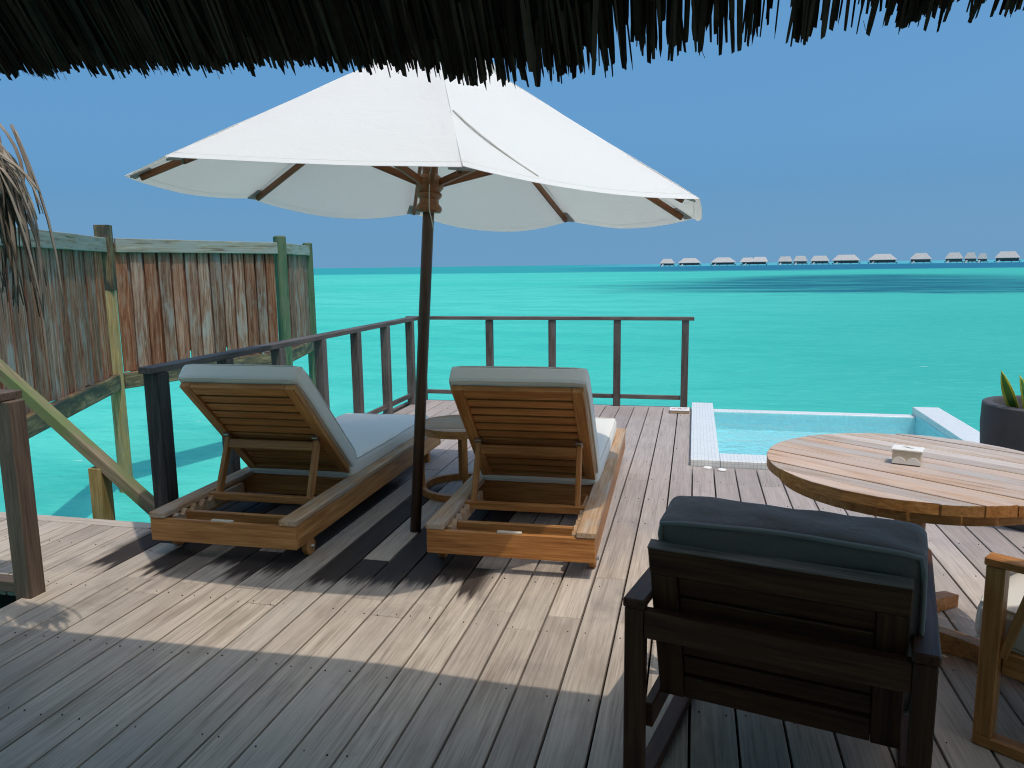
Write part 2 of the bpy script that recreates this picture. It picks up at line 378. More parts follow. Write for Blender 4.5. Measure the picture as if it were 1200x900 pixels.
def member(name, mat, parent, p0, p1, w, h, up=(0, 0, 1), bev=.003):
    """a squared timber from p0 to p1; h measured along 'up', w across it"""
    p0 = Vector(p0); p1 = Vector(p1); d = p1 - p0; L = d.length; x = d / L
    u = Vector(up); y = u.cross(x)
    if y.length < 1e-4: y = Vector((0, 1, 0)).cross(x)
    y.normalize(); z = x.cross(y)
    o = link(bpy.data.objects.new(name, boxmesh(L, w, h, mat, bev)), parent)
    c = (p0 + p1) / 2
    o.matrix_local = Matrix(((x.x, y.x, z.x, c.x), (x.y, y.y, z.y, c.y), (x.z, y.z, z.z, c.z), (0, 0, 0, 1)))
    return o
def lathe(name, prof, mat, parent, loc=(0, 0, 0), n=32, smooth=True, caps=True):
    v = []; f = []
    for (r, z) in prof:
        for k in range(n):
            a = 2 * math.pi * k / n; v.append((r * math.cos(a), r * math.sin(a), z))
    m = len(prof)
    for i in range(m - 1):
        for k in range(n):
            f.append((i * n + k, i * n + (k + 1) % n, (i + 1) * n + (k + 1) % n, (i + 1) * n + k))
    if caps: f.append(tuple(range(n))); f.append(tuple(range((m - 1) * n, m * n)))
    o = meshobj(name, v, f, mat, parent, smooth); o.location = loc
    if smooth:
        md = o.modifiers.new('edges', 'EDGE_SPLIT'); md.split_angle = R(35)
    return o
def tube(name, pts, r, mat, parent, n=6, closed=False):
    pts = [Vector(p) for p in pts]; v = []; f = []; N = len(pts)
    for i, p in enumerate(pts):
        a = pts[(i - 1) % N] if (closed or i) else p; b = pts[(i + 1) % N] if (closed or i < N - 1) else p
        d = (b - a).normalized(); q = Vector((0, 0, 1)) if abs(d.z) < .9 else Vector((1, 0, 0))
        s = d.cross(q).normalized(); u = s.cross(d)
        for k in range(n):
            t = 2 * math.pi * k / n; v.append(tuple(p + r * (math.cos(t) * s + math.sin(t) * u)))
    for i in range(N if closed else N - 1):
        j = (i + 1) % N
        for k in range(n): f.append((i * n + k, i * n + (k + 1) % n, j * n + (k + 1) % n, j * n + k))
    if not closed: f.append(tuple(range(n))); f.append(tuple(range((N - 1) * n, N * n)))
    return meshobj(name, v, f, mat, parent, True)
def copy_tree(o, parent=None):
    c = o.copy(); COL.objects.link(c); c.parent = parent
    for ch in list(o.children): copy_tree(ch, c)
    return c
def pillow(name, size, mat, parent, M4, rad=.03, puff=.02, wr=.0, seed=0, pipe=None, nn=14, one=False):
    """upholstered block, local X width, Y length, Z thickness, rounded and puffed; optional piping (sub-part)"""
    sx, sy, sz = [q / 2 for q in size]
    bm = bmesh.new(); bmesh.ops.create_cube(bm, size=2)
    bmesh.ops.subdivide_edges(bm, edges=list(bm.edges), cuts=nn, use_grid_fill=True)
    for v in bm.verts:
        x, y, z = v.co
        # concentrate samples near the edges
        f_ = lambda q: math.copysign(1 - (1 - abs(q)) ** 1.35, q)
        x, y, z = f_(x), f_(y), f_(z)
        p = Vector((x * sx, y * sy, z * sz))
        inner = Vector((max(-sx + rad, min(sx - rad, p.x)), max(-sy + rad, min(sy - rad, p.y)), max(-sz + rad, min(sz - rad, p.z))))
        d = p - inner
        if d.length > 1e-9: p = inner + d.normalized() * min(rad, d.length if d.length < rad else rad)
        bulge = (1 - x * x) * (1 - y * y)
        p.z += puff * bulge * (1 if z > 0 else -1) * abs(z) ** .5
        p.x += puff * .5 * (1 - y * y) * (1 - z * z) * x
        p.y += puff * .5 * (1 - x * x) * (1 - z * z) * y
        if wr:
            q = Vector((p.x * 5 + seed, p.y * 9, p.z * 7))
            p += Vector((0, .4, 1)) * wr * mnoise.noise(q) + Vector((0, 1, .5)) * wr * .5 * mnoise.noise(q * 2.3)
        v.co = p
    me = bpy.data.meshes.new(name); bm.to_mesh(me); bm.free(); me.materials.append(M[mat])
    for pl in me.polygons: pl.use_smooth = True
    o = link(bpy.data.objects.new(name, me), parent); o.matrix_local = M4
    if pipe:
        for sgn in ((1,) if one else (1, -1)):
            pts = []
            ex, ey = sx - rad * .25, sy - rad * .25
            for (x0, y0, x1, y1) in ((-1, -1, 1, -1), (1, -1, 1, 1), (1, 1, -1, 1), (-1, 1, -1, -1)):
                for k in range(12):
                    s_ = k / 12; xx = x0 + (x1 - x0) * s_; yy = y0 + (y1 - y0) * s_
                    rr = .982 if (k == 0) else 1.0
                    px, py, pz = xx * ex * rr, yy * ey * rr, sgn * (sz - rad * (.12 if one else .25))
                    px += puff * .4 * (1 - yy * yy) * xx; py += puff * .4 * (1 - xx * xx) * yy
                    q = Vector((px * 5 + seed, py * 9, pz * 7)); w_ = wr * mnoise.noise(q) if wr else 0
                    pts.append((px, py + .4 * w_, pz + w_))
            tube('piping', pts, .0065 if one else .0045, pipe, o, 6, True)
    return o
def frame4(c, x, y):
    x = Vector(x).normalized(); y = Vector(y); z = x.cross(y).normalized(); y = z.cross(x)
    return Matrix(((x.x, y.x, z.x, c[0]), (x.y, y.y, z.y, c[1]), (x.z, y.z, z.z, c[2]), (0, 0, 0, 1)))

# ------------------------------------------------------------------ sea
SEA = -1.5
G = 30000
meshobj('sea', [(-G, -G, SEA), (G, -G, SEA), (G, G, SEA), (-G, G, SEA)], [(0, 1, 2, 3)], 'sea')['kind'] = 'structure'

# ------------------------------------------------------------------ deck
deck = tag(empty('deck', (0, 0, 0)), kind='structure')
PITCH = .1468; GAP = .0085; X0 = .017
def plank(xc, y0, y1):
    tilt = random.uniform(-.0012, .0012)
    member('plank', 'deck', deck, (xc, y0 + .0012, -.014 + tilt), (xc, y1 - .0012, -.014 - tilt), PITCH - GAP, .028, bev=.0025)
screws = []
for i in range(-42, 20):
    xc = X0 + (i + .5) * PITCH
    yend = 7.84
    if xc < -2.985: yend = 3.60
    if xc > 0.0: yend = 5.545
    ystart = 0.2
    if xc < -2.93: ystart = 2.735
    if xc > 1.6: ystart = 1.6
    cuts = [2.84 if i % 2 else 2.98, .72 + .35 * (i % 3), 5.12 if i % 2 else 6.15]
    if i % 4 == 1: cuts[0] = 3.42
    cuts = sorted(c for c in cuts if ystart + .25 < c < yend - .25)
    ys = [ystart] + cuts + [yend]
    for a, b in zip(ys[:-1], ys[1:]): plank(xc, a, b)
    for yj in [.55 + .46 * k for k in range(16)]:
        if ystart < yj < yend:
            for dx in (-.042, .042):
              if random.random() < .7: screws.append((xc + dx + random.uniform(-.006, .006), yj + random.uniform(-.012, .012)))
sv = []; sf = []
for (x, y) in screws:
    b = len(sv); r_ = random.uniform(.0018, .0034)
    for k in range(6): sv.append((x + r_ * math.cos(k * math.pi / 3), y + r_ * math.sin(k * math.pi / 3), .0032))
    for k in range(6): sv.append((x + r_ * math.cos(k * math.pi / 3), y + r_ * math.sin(k * math.pi / 3), -.004))
    sf.append(tuple(range(b, b + 6)))
    for k in range(6): sf.append((b + k, b + (k + 1) % 6, b + 6 + (k + 1) % 6, b + 6 + k))
meshobj('screw_head', sv, sf, 'screw', deck)['kind'] = 'stuff'
member('edge_board', 'deck', deck, (-2.985, 7.893, -.055), (-.005, 7.893, -.055), .09, .11)
member('edge_board', 'deck', deck, (-6.2, 3.648, -.055), (-2.99, 3.648, -.055), .085, .112)
member('edge_board', 'rail_wood', deck, (-3.02, 3.72, -.11), (-3.02, 7.93, -.11), .05, .2)
member('joist_board', 'under', deck, (-2.94, .2, -.13), (-2.94, 2.735, -.13), .03, .2)
member('gap_shade_sheet', 'under', deck, (-1.47, .2, -.19), (-1.47, 7.8, -.19), 2.9, .012, bev=0)  # dark sheet added so the plank gaps read as shade
member('gap_shade_sheet', 'under', deck, (1.4, .2, -.19), (1.4, 5.5, -.19), 2.8, .012, bev=0)
member('gap_shade_sheet', 'under', deck, (-4.5, 2.75, -.19), (-4.5, 3.6, -.19), 3.1, .012, bev=0)
for yj in [.55 + .46 * k for k in range(16)]:
    member('joist', 'under', deck, (-2.98 if yj > 3.5 or yj < 2.7 else -6.1, yj, -.10), (-.02 if yj > 5.5 else 2.8, yj, -.10), .06, .14, bev=0)
for x in (-2.6, -1.3, -.2):
    for y in (1.0, 4.2, 7.5): member('pile', 'under', deck, (x, y, -.17), (x, y, SEA - .5), .2, .2)
for x in (-5.5, -4.2): member('pile', 'under', deck, (x, 3.3, -.17), (x, 3.3, SEA - .5), .2, .2)

# steps going down at the left, near-black to give the opening's shade
st = tag(empty('deck_steps', (-3.6, 2.1, -.9)), 'timber steps coloured dark as shade, dropping away beside the brown post at the left edge', 'steps')
for k in range(4):
    x = -3.13 - .28 * k
    member('tread', 'under', st, (x + 3.6, -.7, .75 - .2 * k), (x + 3.6, .6, .75 - .2 * k), .26, .04)
for yy in (-.72, .62): member('stringer', 'under', st, (.58, yy, .72), (-.75, yy, -.25), .04, .18)

# ------------------------------------------------------------------ railings
rl = tag(empty('deck_railing', (-2.9, 7.85, 0)), 'dark weathered timber railing round the seaward corner of the deck', 'railing')
def rp(x, y, mat='rail_wood', w=.085, z1=.885): member('post', mat, rl, (x + 2.9, y - 7.85, -.16), (x + 2.9, y - 7.85, z1), w, w)
for x in (-2.87, -2.11, -1.433, -.756, -.075): rp(x, 7.895, w=.07)
rp(-2.915, 3.68, 'rail_dark', .095)
for y in (4.33, 4.98, 5.63, 6.30, 6.97, 7.64): rp(-2.912, y, w=.075)
member('top_rail', 'rail_wood', rl, (-.028, -4.235, .904), (-.028, .0, .904), .10, .036)
member('top_rail', 'rail_wood', rl, (-.14, .045, .905), (2.91, .045, .905), .09, .034)
for a, b in ((-2.83, -2.15), (-2.075, -1.47), (-1.395, -.793), (-.72, -.112)):
    member('lower_rail', 'rail_wood', rl, (a + 2.9, .045, .10), (b + 2.9, .045, .10), .035, .042)
ysl = (3.73, 4.33, 4.98, 5.63, 6.30, 6.97, 7.64)
for a, b in zip(ysl[:-1], ysl[1:]):
    member('lower_rail', 'rail_wood', rl, (-.012, a + .04 - 7.85, .10), (-.012, b - .04 - 7.85, .10), .035, .042)

sr = tag(empty('step_railing', (-2.9, 2.715, 0)), 'brown timber post with capped rail at the far left of the deck', 'railing')
member('post', 'post_brown', sr, (-.005, 0, -.3), (-.005, 0, .895), .085, .085)
member('cap_rail', 'post_brown', sr, (.0, .005, .915), (-1.3, .005, .915), .13, .035)
member('lower_rail', 'post_brown', sr, (-.05, .0, .045), (-1.3, .0, .045), .07, .05)
member('post', 'post_brown', sr, (-1.25, 0, -.3), (-1.25, 0, .895), .085, .085)

dg = tag(empty('stair_handrail', (-3.55, 3.9, -1.0)), 'sloping green stained handrail running down behind the deck edge at left', 'handrail')
member('handrail', 'stair_rail', dg, (-1.4, 0, 1.0 + .855 + .61 - .02), (.46, 0, 1.0 - .04 - .02), .075, .07)
member('post', 'fence_yellow', dg, (.0, .0, -.9), (.0, .0, 1.255), .09, .09)

# ------------------------------------------------------------------ privacy fence
fe = tag(empty('privacy_fence', (-7.35, 8.6, SEA)), 'tall weathered brown board fence on piles over the water at left', 'fence')
def fl(p): return (p[0] + 7.35, p[1] - 8.6, p[2] - SEA)
ZT, ZB = 1.865, .06
FP = [(-5.75, 5.0), (-7.42, 8.6), (-6.58, 11.5), (-7.15, 13.5)]
def round_post(name, x, y, z1, r, mat):
    pr = [(r, -.5), (r * 1.0, .3), (r * .99, z1 - SEA - .01), (r * .93, z1 - SEA)]
    o = lathe(name, pr, mat, fe, (x + 7.35, y - 8.6, 0), 18); return o
def seg(a, b, n, ra=.13, rb=.10, beam=True, w0=None):
    a = Vector(a); b = Vector(b); d = (b - a); L = d.length; x = d / L; nrm = Vector((x.y, -x.x))
    if nrm.dot(a) > 0: nrm = -nrm                         # towards the camera
    def P(s, off, z): q = a + x * s + nrm * off; return fl((q.x, q.y, z))
    member('top_rail', 'fence_rail', fe, P(ra, .035, ZT - .085), P(L - rb, .035, ZT - .085), .045, .18, bev=.006)
    member('cross_rail', 'fence_beam', fe, P(ra, -.06, ZT - .12), P(L - rb, -.06, ZT - .12), .05, .12)
    member('bottom_beam', 'fence_beam', fe, P(ra * .6, .02, ZB - .06), P(L - rb * .6, .02, ZB - .06), .10, .21, bev=.01)
    s0 = ra - .02; pw = (L - rb - .02 - s0) / n
    for k in range(n):
        s = s0 + (k + .5) * pw
        lean = random.uniform(-.006, .006); o_ = -.005 if k % 2 else -.012
        zb = ZB + .03 + random.uniform(-.01, .03)
        member('board', 'fence_board', fe, P(s + lean, o_, zb), P(s - lean, o_, ZT - .05 - random.uniform(0, .02)), random.uniform(.80, .90) * pw, .024, up=(nrm.x, nrm.y, 0), bev=.003)
    for k in range(n - 1):                                # back boards seen through the gaps
        s = s0 + (k + 1) * pw
        zlo = ZB + .0 + (random.uniform(.2, .5) if random.random() < .12 else 0)
        member('back_board', 'fence_board', fe, P(s, -.045, zlo), P(s, -.045, ZT - .10), pw * .72, .02, up=(nrm.x, nrm.y, 0))
seg(FP[0], FP[1], 21, .1, .11)
seg(FP[1], FP[2], 13, .12, .10)
seg(FP[2], FP[3], 5, .10, .08)
round_post('post', FP[1][0], FP[1][1], 2.02, .088, 'pile_wood')
member('post_cap', 'fence_beam', fe, fl((FP[1][0], FP[1][1], 1.20)), fl((FP[1][0], FP[1][1], 2.035)), .175, .175, up=(.9, .43, 0))
member('post', 'fence_green', fe, fl((FP[2][0], FP[2][1], SEA - .5)), fl((FP[2][0], FP[2][1], 1.98)), .165, .165, up=(.6, .8, 0), bev=.02)
member('post', 'fence_green', fe, fl((FP[3][0], FP[3][1], SEA - .5)), fl((FP[3][0], FP[3][1], 1.93)), .15, .15, up=(.6, .8, 0), bev=.02)
round_post('post', FP[0][0], FP[0][1], 2.0, .095, 'pile_wood')

# ------------------------------------------------------------------ plunge pool
pl = tag(empty('plunge_pool', (1.1, 6.75, 0)), 'small infinity plunge pool edged in white mosaic tile, beyond the table', 'pool')
def pm(name, mat, x0, x1, y0, y1, z0, z1, bev=.003):
    c0 = ((x0 + x1) / 2 - 1.1, y0 - 6.75, (z0 + z1) / 2); c1 = ((x0 + x1) / 2 - 1.1, y1 - 6.75, (z0 + z1) / 2)
    return member(name, mat, pl, c0, c1, x1 - x0, z1 - z0, bev=bev)
pm('coping', 'coping', .004, .21, 5.56, 7.93, -.3, .05)
pm('coping', 'coping', .213, 2.30, 5.562, 5.79, -.3, .048)
pm('coping', 'coping', 2.085, 2.315, 5.793, 8.0, -.3, .052)
pm('infinity_edge', 'coping', .213, 2.082, 7.86, 7.99, -1.2, -.022)
pm('basin_floor', 'basin', .18, 2.11, 5.7, 7.95, -.28, -.20)
pm('basin_wall', 'basin', .19, .2135, 5.795, 7.858, -.20, -.004, 0)
pm('basin_wall', 'basin', 2.0805, 2.1, 5.795, 7.858, -.20, -.004, 0)
pm('basin_wall', 'basin', .2137, 2.0803, 5.77, 5.794, -.20, -.004, 0)
pm('basin_wall', 'basin', .2137, 2.0803, 7.855, 7.87, -.20, -.03, 0)
pm('outer_wall', 'coping', 2.2, 2.302, 5.7, 7.95, -1.2, -.31)
NWX, NWY = 2, 2
wv = [(.2138 - 1.1, 5.7942 - 6.75, -.035), (2.0802 - 1.1, 5.7942 - 6.75, -.035), (2.0802 - 1.1, 7.8548 - 6.75, -.035), (.2138 - 1.1, 7.8548 - 6.75, -.035)]
meshobj('water', wv, [(0, 1, 2, 3)], 'pool_water', pl)
for x, y, lb in ((.123, 5.515, 'small flat white disc on the deck by the pool, nearer the railing side'), (.222, 5.475, 'small flat white disc on the deck by the pool, nearer the table')):
    o = lathe('white_disc', [(.001, 0), (.030, 0), (.031, .004), (.026, .008), (.001, .009)], 'white_disc', None, (x, y, .002), 16)
    tag(o, lb, 'disc', 'white discs set by the pool')

sg = tag(empty('warning_sign', (-.112, 7.63, .0)), 'small white plaque with red emblem on the deck corner by the last rail post', 'sign')
member('block', 'sign_wood', sg, (-.092, 0, .014), (.092, 0, .014), .16, .026)
member('plate', 'white_sign', sg, (-.094, 0, .0315), (.094, 0, .0315), .164, .008, bev=.002)
def ring(cx, rx, ry, a0, a1, w):
    v = []; f = []; n = 22
    for k in range(n + 1):
        a = a0 + (a1 - a0) * k / n
        for q in (0, 1): v.append((cx + (rx - q * w) * math.cos(a), (ry - q * w) * math.sin(a), .0362))
    for k in range(n): f.append((2 * k, 2 * k + 1, 2 * k + 3, 2 * k + 2))
    return v, f
ev = []; ef = []
for cx, a0, a1 in ((-.028, R(45), R(325)), (.028, R(225), R(505))):
    v, f = ring(cx, .030, .036, a0, a1, .009); b = len(ev); ev += v; ef += [tuple(i + b for i in q) for q in f]
for s in (1, -1):
    b = len(ev); ev += [(-.026, s * .026, .0362), (-.018, s * .031, .0362), (.026, -s * .026, .0362), (.018, -s * .031, .0362)]; ef.append((b, b + 1, b + 2, b + 3))
for s in (1, -1):
    b = len(ev); x = s * .068; ev += [(x - .011, 0, .0362), (x, .017, .0362), (x + .011, 0, .0362), (x, -.017, .0362)]; ef.append((b, b + 1, b + 2, b + 3))
meshobj('emblem', ev, ef, 'red_sign', sg)

# ------------------------------------------------------------------ sun loungers
def make_lounger():
    L = empty('sun_lounger'); W2 = .405; LEN = 2.30
    zb, zt = .088, .206
    member('end_board', 'teak', L, (-W2, .012, (zb + zt) / 2), (W2, .012, (zb + zt) / 2), .024, zt - zb)
    member('end_board', 'teak', L, (-W2, LEN - .012, (zb + zt) / 2), (W2, LEN - .012, (zb + zt) / 2), .024, zt - zb)
    member('handle_block', 'box_wood', L, (-.06, .012, zt + .004), (.06, .012, zt + .004), .02, .012, bev=.004)  # pale wood carries the handle's lit highlight in its colour
    for s in (-1, 1):
        member('side_board', 'teak', L, (s * (W2 - .013), .0255, (zb + zt) / 2), (s * (W2 - .013), LEN - .0255, (zb + zt) / 2), .026, zt - zb - .002)
        member('side_rail', 'teak_worn', L, (s * (W2 - .043), -.004, zt + .0165), (s * (W2 - .043), LEN + .004, zt + .0165), .092, .031, bev=.005)
        # notched rack inside the frame
        n = 40; v = []; f = []
        for k in range(n + 1):
            y = .05 + .62 * k / n
            zz = .205 + (.014 * math.sin((y - .05) * 2 * math.pi / .078) if .07 < y < .47 else 0)
            for x in (W2 - .115, W2 - .089): v += [(s * x, y, .15), (s * x, y, zz)]
        for k in range(n):
            b = k * 4
            f += [(b, b + 1, b + 5, b + 4), (b + 2, b + 3, b + 7, b + 6), (b + 1, b + 3, b + 7, b + 5), (b, b + 2, b + 6, b + 4)]
        f += [(0, 1, 3, 2), (n * 4, n * 4 + 1, n * 4 + 3, n * 4 + 2)]
        meshobj('notched_rack', v, f, 'teak_worn', L)
        wl_ = lathe('wheel', [(.012, -.017), (.041, -.017), (.046, -.012), (.046, .012), (.041, .017), (.012, .017)], 'teak', L, (s * .376, .175, .0465), 24)
        wl_.rotation_euler = (0, R(90), 0)
        tube('axle_cap', [(0, 0, -.03), (0, 0, .03)], .009, 'steel', wl_, 8)
        member('leg', 'teak', L, (s * .36, LEN - .22, 0), (s * .36, LEN - .22, zb + .01), .05, .05)
    member('cross_bar', 'teak', L, (-.29, .145, .185), (.29, .145, .185), .03, .045)
    member('cross_bar', 'teak', L, (-.37, .84, .16), (.37, .84, .16), .03, .12)
    for k in range(17):
        y = .93 + k * .081
        member('seat_slat', 'teak_inner', L, (-.315, y, .212), (.315, y, .212), .06, .018, bev=0)
    # backrest
    py, pz = .83, .252; ty, tz = .215, .862
    d = Vector((0, ty - py, tz - pz)); BL = d.length; u = d / BL; nrm = Vector((0, u.z, -u.y))   # nrm: towards the sitter, up-forward
    def B(x, s, off=0): q = Vector((x, py, pz)) + u * s + nrm * off; return tuple(q)
    for s in (-1, 1): member('back_stile', 'teak', L, B(s * .298, 0), B(s * .298, BL), .058, .032, up=nrm)
    member('back_rail', 'teak', L, B(-.268, BL - .035), B(.268, BL - .035), .07, .031, up=nrm)
    member('back_rail', 'teak', L, B(-.268, .03), B(.268, .03), .06, .031, up=nrm)
    nsl = 10
    for k in range(nsl):
        s = .10 + k * (BL - .07 - .13) / (nsl - .6)
        member('back_slat', 'teak_inner', L, B(-.268, s, .004), B(.268, s, .004), .054, .016, up=nrm, bev=.002)
    # prop
    sp = BL * .46
    a = Vector(B(.27, sp, -.028))
    for s in (-1, 1):
        member('prop_arm', 'teak', L, (s * a.x, a.y + .005, a.z), (s * .275, .40, .205), .026, .044, up=(0, 1, .4))
        member('bracket', 'steel', L, B(s * .27, sp - .012, -.026), B(s * .27, sp + .038, -.026), .036, .02, up=nrm, bev=.004)
    w_ = Vector((0, .40 - a.y, .205 - a.z)); q = Vector((0, a.y, a.z)) + w_ * .10
    member('prop_bar', 'teak', L, (-.257, q.y, q.z), (.257, q.y, q.z), .026, .05, up=(0, -w_.y, -w_.z))
    member('prop_bar', 'teak', L, (-.33, .395, .212), (.33, .395, .212), .035, .04)
    # cushions
    t = .098
    c = Vector(B(0, BL * .5 + .015, .018 + t / 2))
    bc = pillow('back_cushion', (.69, BL + .03, t), 'cushion_grey', L, frame4(c, (1, 0, 0), u), .022, .006, .004, 1, 'piping_grey')
    member('slat_gap_shade', 'slat_gap_dark', bc, (0, -BL * .5 + .02, t / 2 + .0045), (0, BL * .5 - .03, t / 2 + .0045), .56, .006, bev=0)  # dark sheet standing for the shade in the slat gaps
    y0, y1 = .80, 2.235
    pillow('seat_cushion', (.69, y1 - y0, t + .01), 'cushion_grey', L, frame4((0, (y0 + y1) / 2, .222 + t / 2 + .006), (1, 0, 0), (0, 1, 0)), .03, .01, .006, 5, 'piping_grey')
    return L
lg = make_lounger(); lg.location = (-2.265, 3.24, 0); lg.rotation_euler = (0, 0, R(.7))
tag(lg, 'teak sun lounger with raised grey cushion nearest the left railing, wholly in umbrella shade', 'sun lounger', 'teak sun loungers facing the sea')
lg2 = copy_tree(lg); lg2.location = (-.82, 3.355, 0); lg2.rotation_euler = (0, 0, R(1.5))
tag(lg2, 'teak sun lounger right of the umbrella pole, its right side rail in the sun', 'sun lounger', 'teak sun loungers facing the sea')

# ------------------------------------------------------------------ side table
sd = tag(empty('side_table', (-1.44, 4.66, 0)), 'small round teak side table on a ring base between the two loungers', 'side table')
def disc_slats(name, mat, parent, rad, z0, z1, n, ang, gap=.004, edge=None):
    ca, sa = math.cos(ang), math.sin(ang)
    w = 2 * rad / n
    for k in range(n):
        a = -rad + k * w + (gap / 2 if k else 0); b = -rad + (k + 1) * w - (gap / 2 if k < n - 1 else 0)
        ys = [a + (b - a) * i / 6 for i in range(7)]
        e = [(math.sqrt(max(0, rad * rad - y * y)), y) for y in ys]
        loop = [(x, y) for x, y in e] + [(-x, y) for x, y in reversed(e)]
        # slat in its own object with grain along local X
        m = len(loop); yc = (a + b) / 2
        dz = random.uniform(-.0015, .0015)
        bv = .002
        v = [(x, y - yc, z0) for x, y in loop] + [(x, y - yc, z1 + dz - bv) for x, y in loop] + [(x - math.copysign(bv, x), (y - yc) * (1 - 2 * bv / (b - a)), z1 + dz) for x, y in loop]
        f = [tuple(range(m)), tuple(range(2 * m, 3 * m))]
        for lvl in (0, 1):
            for i in range(m): f.append((lvl * m + i, lvl * m + (i + 1) % m, (lvl + 1) * m + (i + 1) % m, (lvl + 1) * m + i))
        o = meshobj(name, v, f, mat, parent)
        if edge:
            o.data.materials.append(M[edge])
            for p in o.data.polygons:
                if abs(p.normal.z) < .35: p.material_index = 1
        o.rotation_euler = (0, 0, ang); o.location = (-sa * yc, ca * yc, 0)
disc_slats('slat', 'teak_worn', sd, .272, .432, .452, 6, R(8), .005)
def ringband(name, r0, r1, z0, z1, mat, parent, n=48):
    v = []; f = []
    for k in range(n):
        a = 2 * math.pi * k / n; c, s = math.cos(a), math.sin(a)
        v += [(r0 * c, r0 * s, z0), (r1 * c, r1 * s, z0), (r1 * c, r1 * s, z1), (r0 * c, r0 * s, z1)]
    for k in range(n):
        a = 4 * k; b = 4 * ((k + 1) % n)
        for q in range(4): f.append((a + q, a + (q + 1) % 4, b + (q + 1) % 4, b + q))
    return meshobj(name, v, f, mat, parent)
ringband('rim', .252, .281, .405, .4525, 'teak', sd)
ringband('base_ring', .245, .278, .003, .045, 'teak', sd)
for k in range(4):
    a = R(20 + 90 * k); member('leg', 'teak', sd, (.262 * math.cos(a), .262 * math.sin(a), .04), (.262 * math.cos(a), .262 * math.sin(a), .415), .034, .028, up=(math.cos(a), math.sin(a), 0))

# ------------------------------------------------------------------ umbrella
UB = Vector((-1.478, 3.863, 0))
ux = Vector((math.sin(.070), math.sin(.014), 0)); ux.z = math.sqrt(1 - ux.x ** 2 - ux.y ** 2)
e1 = Vector((0, 1, 0)).cross(ux).normalized(); e2 = ux.cross(e1)
um = empty('parasol'); um.matrix_world = Matrix(((e1.x, e2.x, ux.x, UB.x), (e1.y, e2.y, ux.y, UB.y), (e1.z, e2.z, ux.z, 0), (0, 0, 0, 1)))
tag(um, 'large tilted white canvas parasol on a dark wooden pole between the loungers', 'parasol')
PH = R(248.62); RR = 1.47; ZR, ZA = 1.806, 2.60
tube('pole', [(0, 0, -.02), (0, 0, 1.2), (0, 0, 2.58)], .030, 'pole_wood', um, 16)
lathe('runner_hub', [(.028, 1.735), (.062, 1.735), (.070, 1.75), (.066, 1.765), (.052, 1.78), (.050, 1.80), (.064, 1.815), (.066, 1.83), (.056, 1.84), (.072, 1.86), (.076, 1.90), (.060, 1.915), (.040, 1.93), (.040, 2.05), (.028, 2.06)], 'umbrella_wood', um, n=24)
lathe('top_hub', [(.028, 2.43), (.075, 2.44), (.08, 2.50), (.04, 2.53), (.028, 2.54)], 'umbrella_wood', um, n=24)
for k in range(8):
    a = PH + k * math.pi / 4; c, s = math.cos(a), math.sin(a)
    member('rib', 'umbrella_wood', um, (.06 * c, .06 * s, 2.475), (1.40 * c, 1.40 * s, 1.803), .022, .032)
    member('strut', 'umbrella_wood', um, (.065 * c, .065 * s, 1.885), (.74 * c, .74 * s, 2.108), .026, .034)
    # pocket at the rib end
    e = 1.425; vv = []
    cc = Vector((c, s, 0)); tt = Vector((-s, c, 0))
    zc = lambda r_: ZA - (ZA - ZR) * r_ / RR - .014
    vv = [cc * 1.35 + tt * .035 + Vector((0, 0, zc(1.36))), cc * 1.35 - tt * .035 + Vector((0, 0, zc(1.36))), cc * 1.435 - tt * .045 + Vector((0, 0, zc(1.445))), cc * 1.435 + tt * .045 + Vector((0, 0, zc(1.445)))]
    vv2 = [v + Vector((0, 0, -.008)) for v in vv]
    meshobj('rib_pocket', [tuple(v) for v in vv + vv2], [(0, 1, 2, 3), (4, 5, 6, 7), (0, 1, 5, 4), (1, 2, 6, 5), (2, 3, 7, 6), (3, 0, 4, 7)], 'pocket', um)
sags = [.012, .03, .045, .05, .095, .075, .035, .02]
for k in range(8):
    a0 = PH + k * math.pi / 4; a1 = a0 + math.pi / 4; n, m = 14, 12; v = []; f = []
    sg_ = sags[k]
    for j in range(m + 1):
        t = j / m; r = .30 + (RR - .30) * t; z = ZA - (ZA - ZR) * (r / RR)
        for i in range(n + 1):
            s = i / n; p = Vector((math.cos(a0), math.sin(a0))) * (1 - s) + Vector((math.cos(a1), math.sin(a1))) * s
            w = 4 * s * (1 - s)
            mid = .016 * w * math.sin(math.pi * min(1, t * 1.02))
            zz = z - sg_ * w * t ** 1.7 - mid * .7 + .006 * mnoise.noise(Vector((p.x * r * 3 + k, p.y * r * 3, 0)))
            rr = r * (1 + .02 * w * t ** 2)
            v.append((p.x * rr, p.y * rr, zz))
    for j in range(m):
        for i in range(n):
            q = j * (n + 1) + i; f.append((q, q + 1, q + n + 2, q + n + 1))
    o = meshobj('canopy_panel', v, f, 'canvas', um, True)
    md = o.modifiers.new('cloth', 'SOLIDIFY'); md.thickness = .0015; md.offset = 1
    md = o.modifiers.new('crease', 'EDGE_SPLIT'); md.split_angle = R(40)
    # hem along the rim
    rim = [Vector(v[m * (n + 1) + i]) for i in range(n + 1)]
    r_h = RR * .972; tube('hem_stitch', [Vector(v[m * (n + 1) - (n + 1) + i]).lerp(Vector(v[m * (n + 1) + i]), .62) + Vector((0, 0, .0012)) for i in range(n + 1)], .0016, 'canvas', o, 4)
    # seam over the rib
    tube('seam', [Vector(v[j * (n + 1)]) + Vector((0, 0, .001)) for j in range(m + 1)], .0025, 'canvas', o, 5)
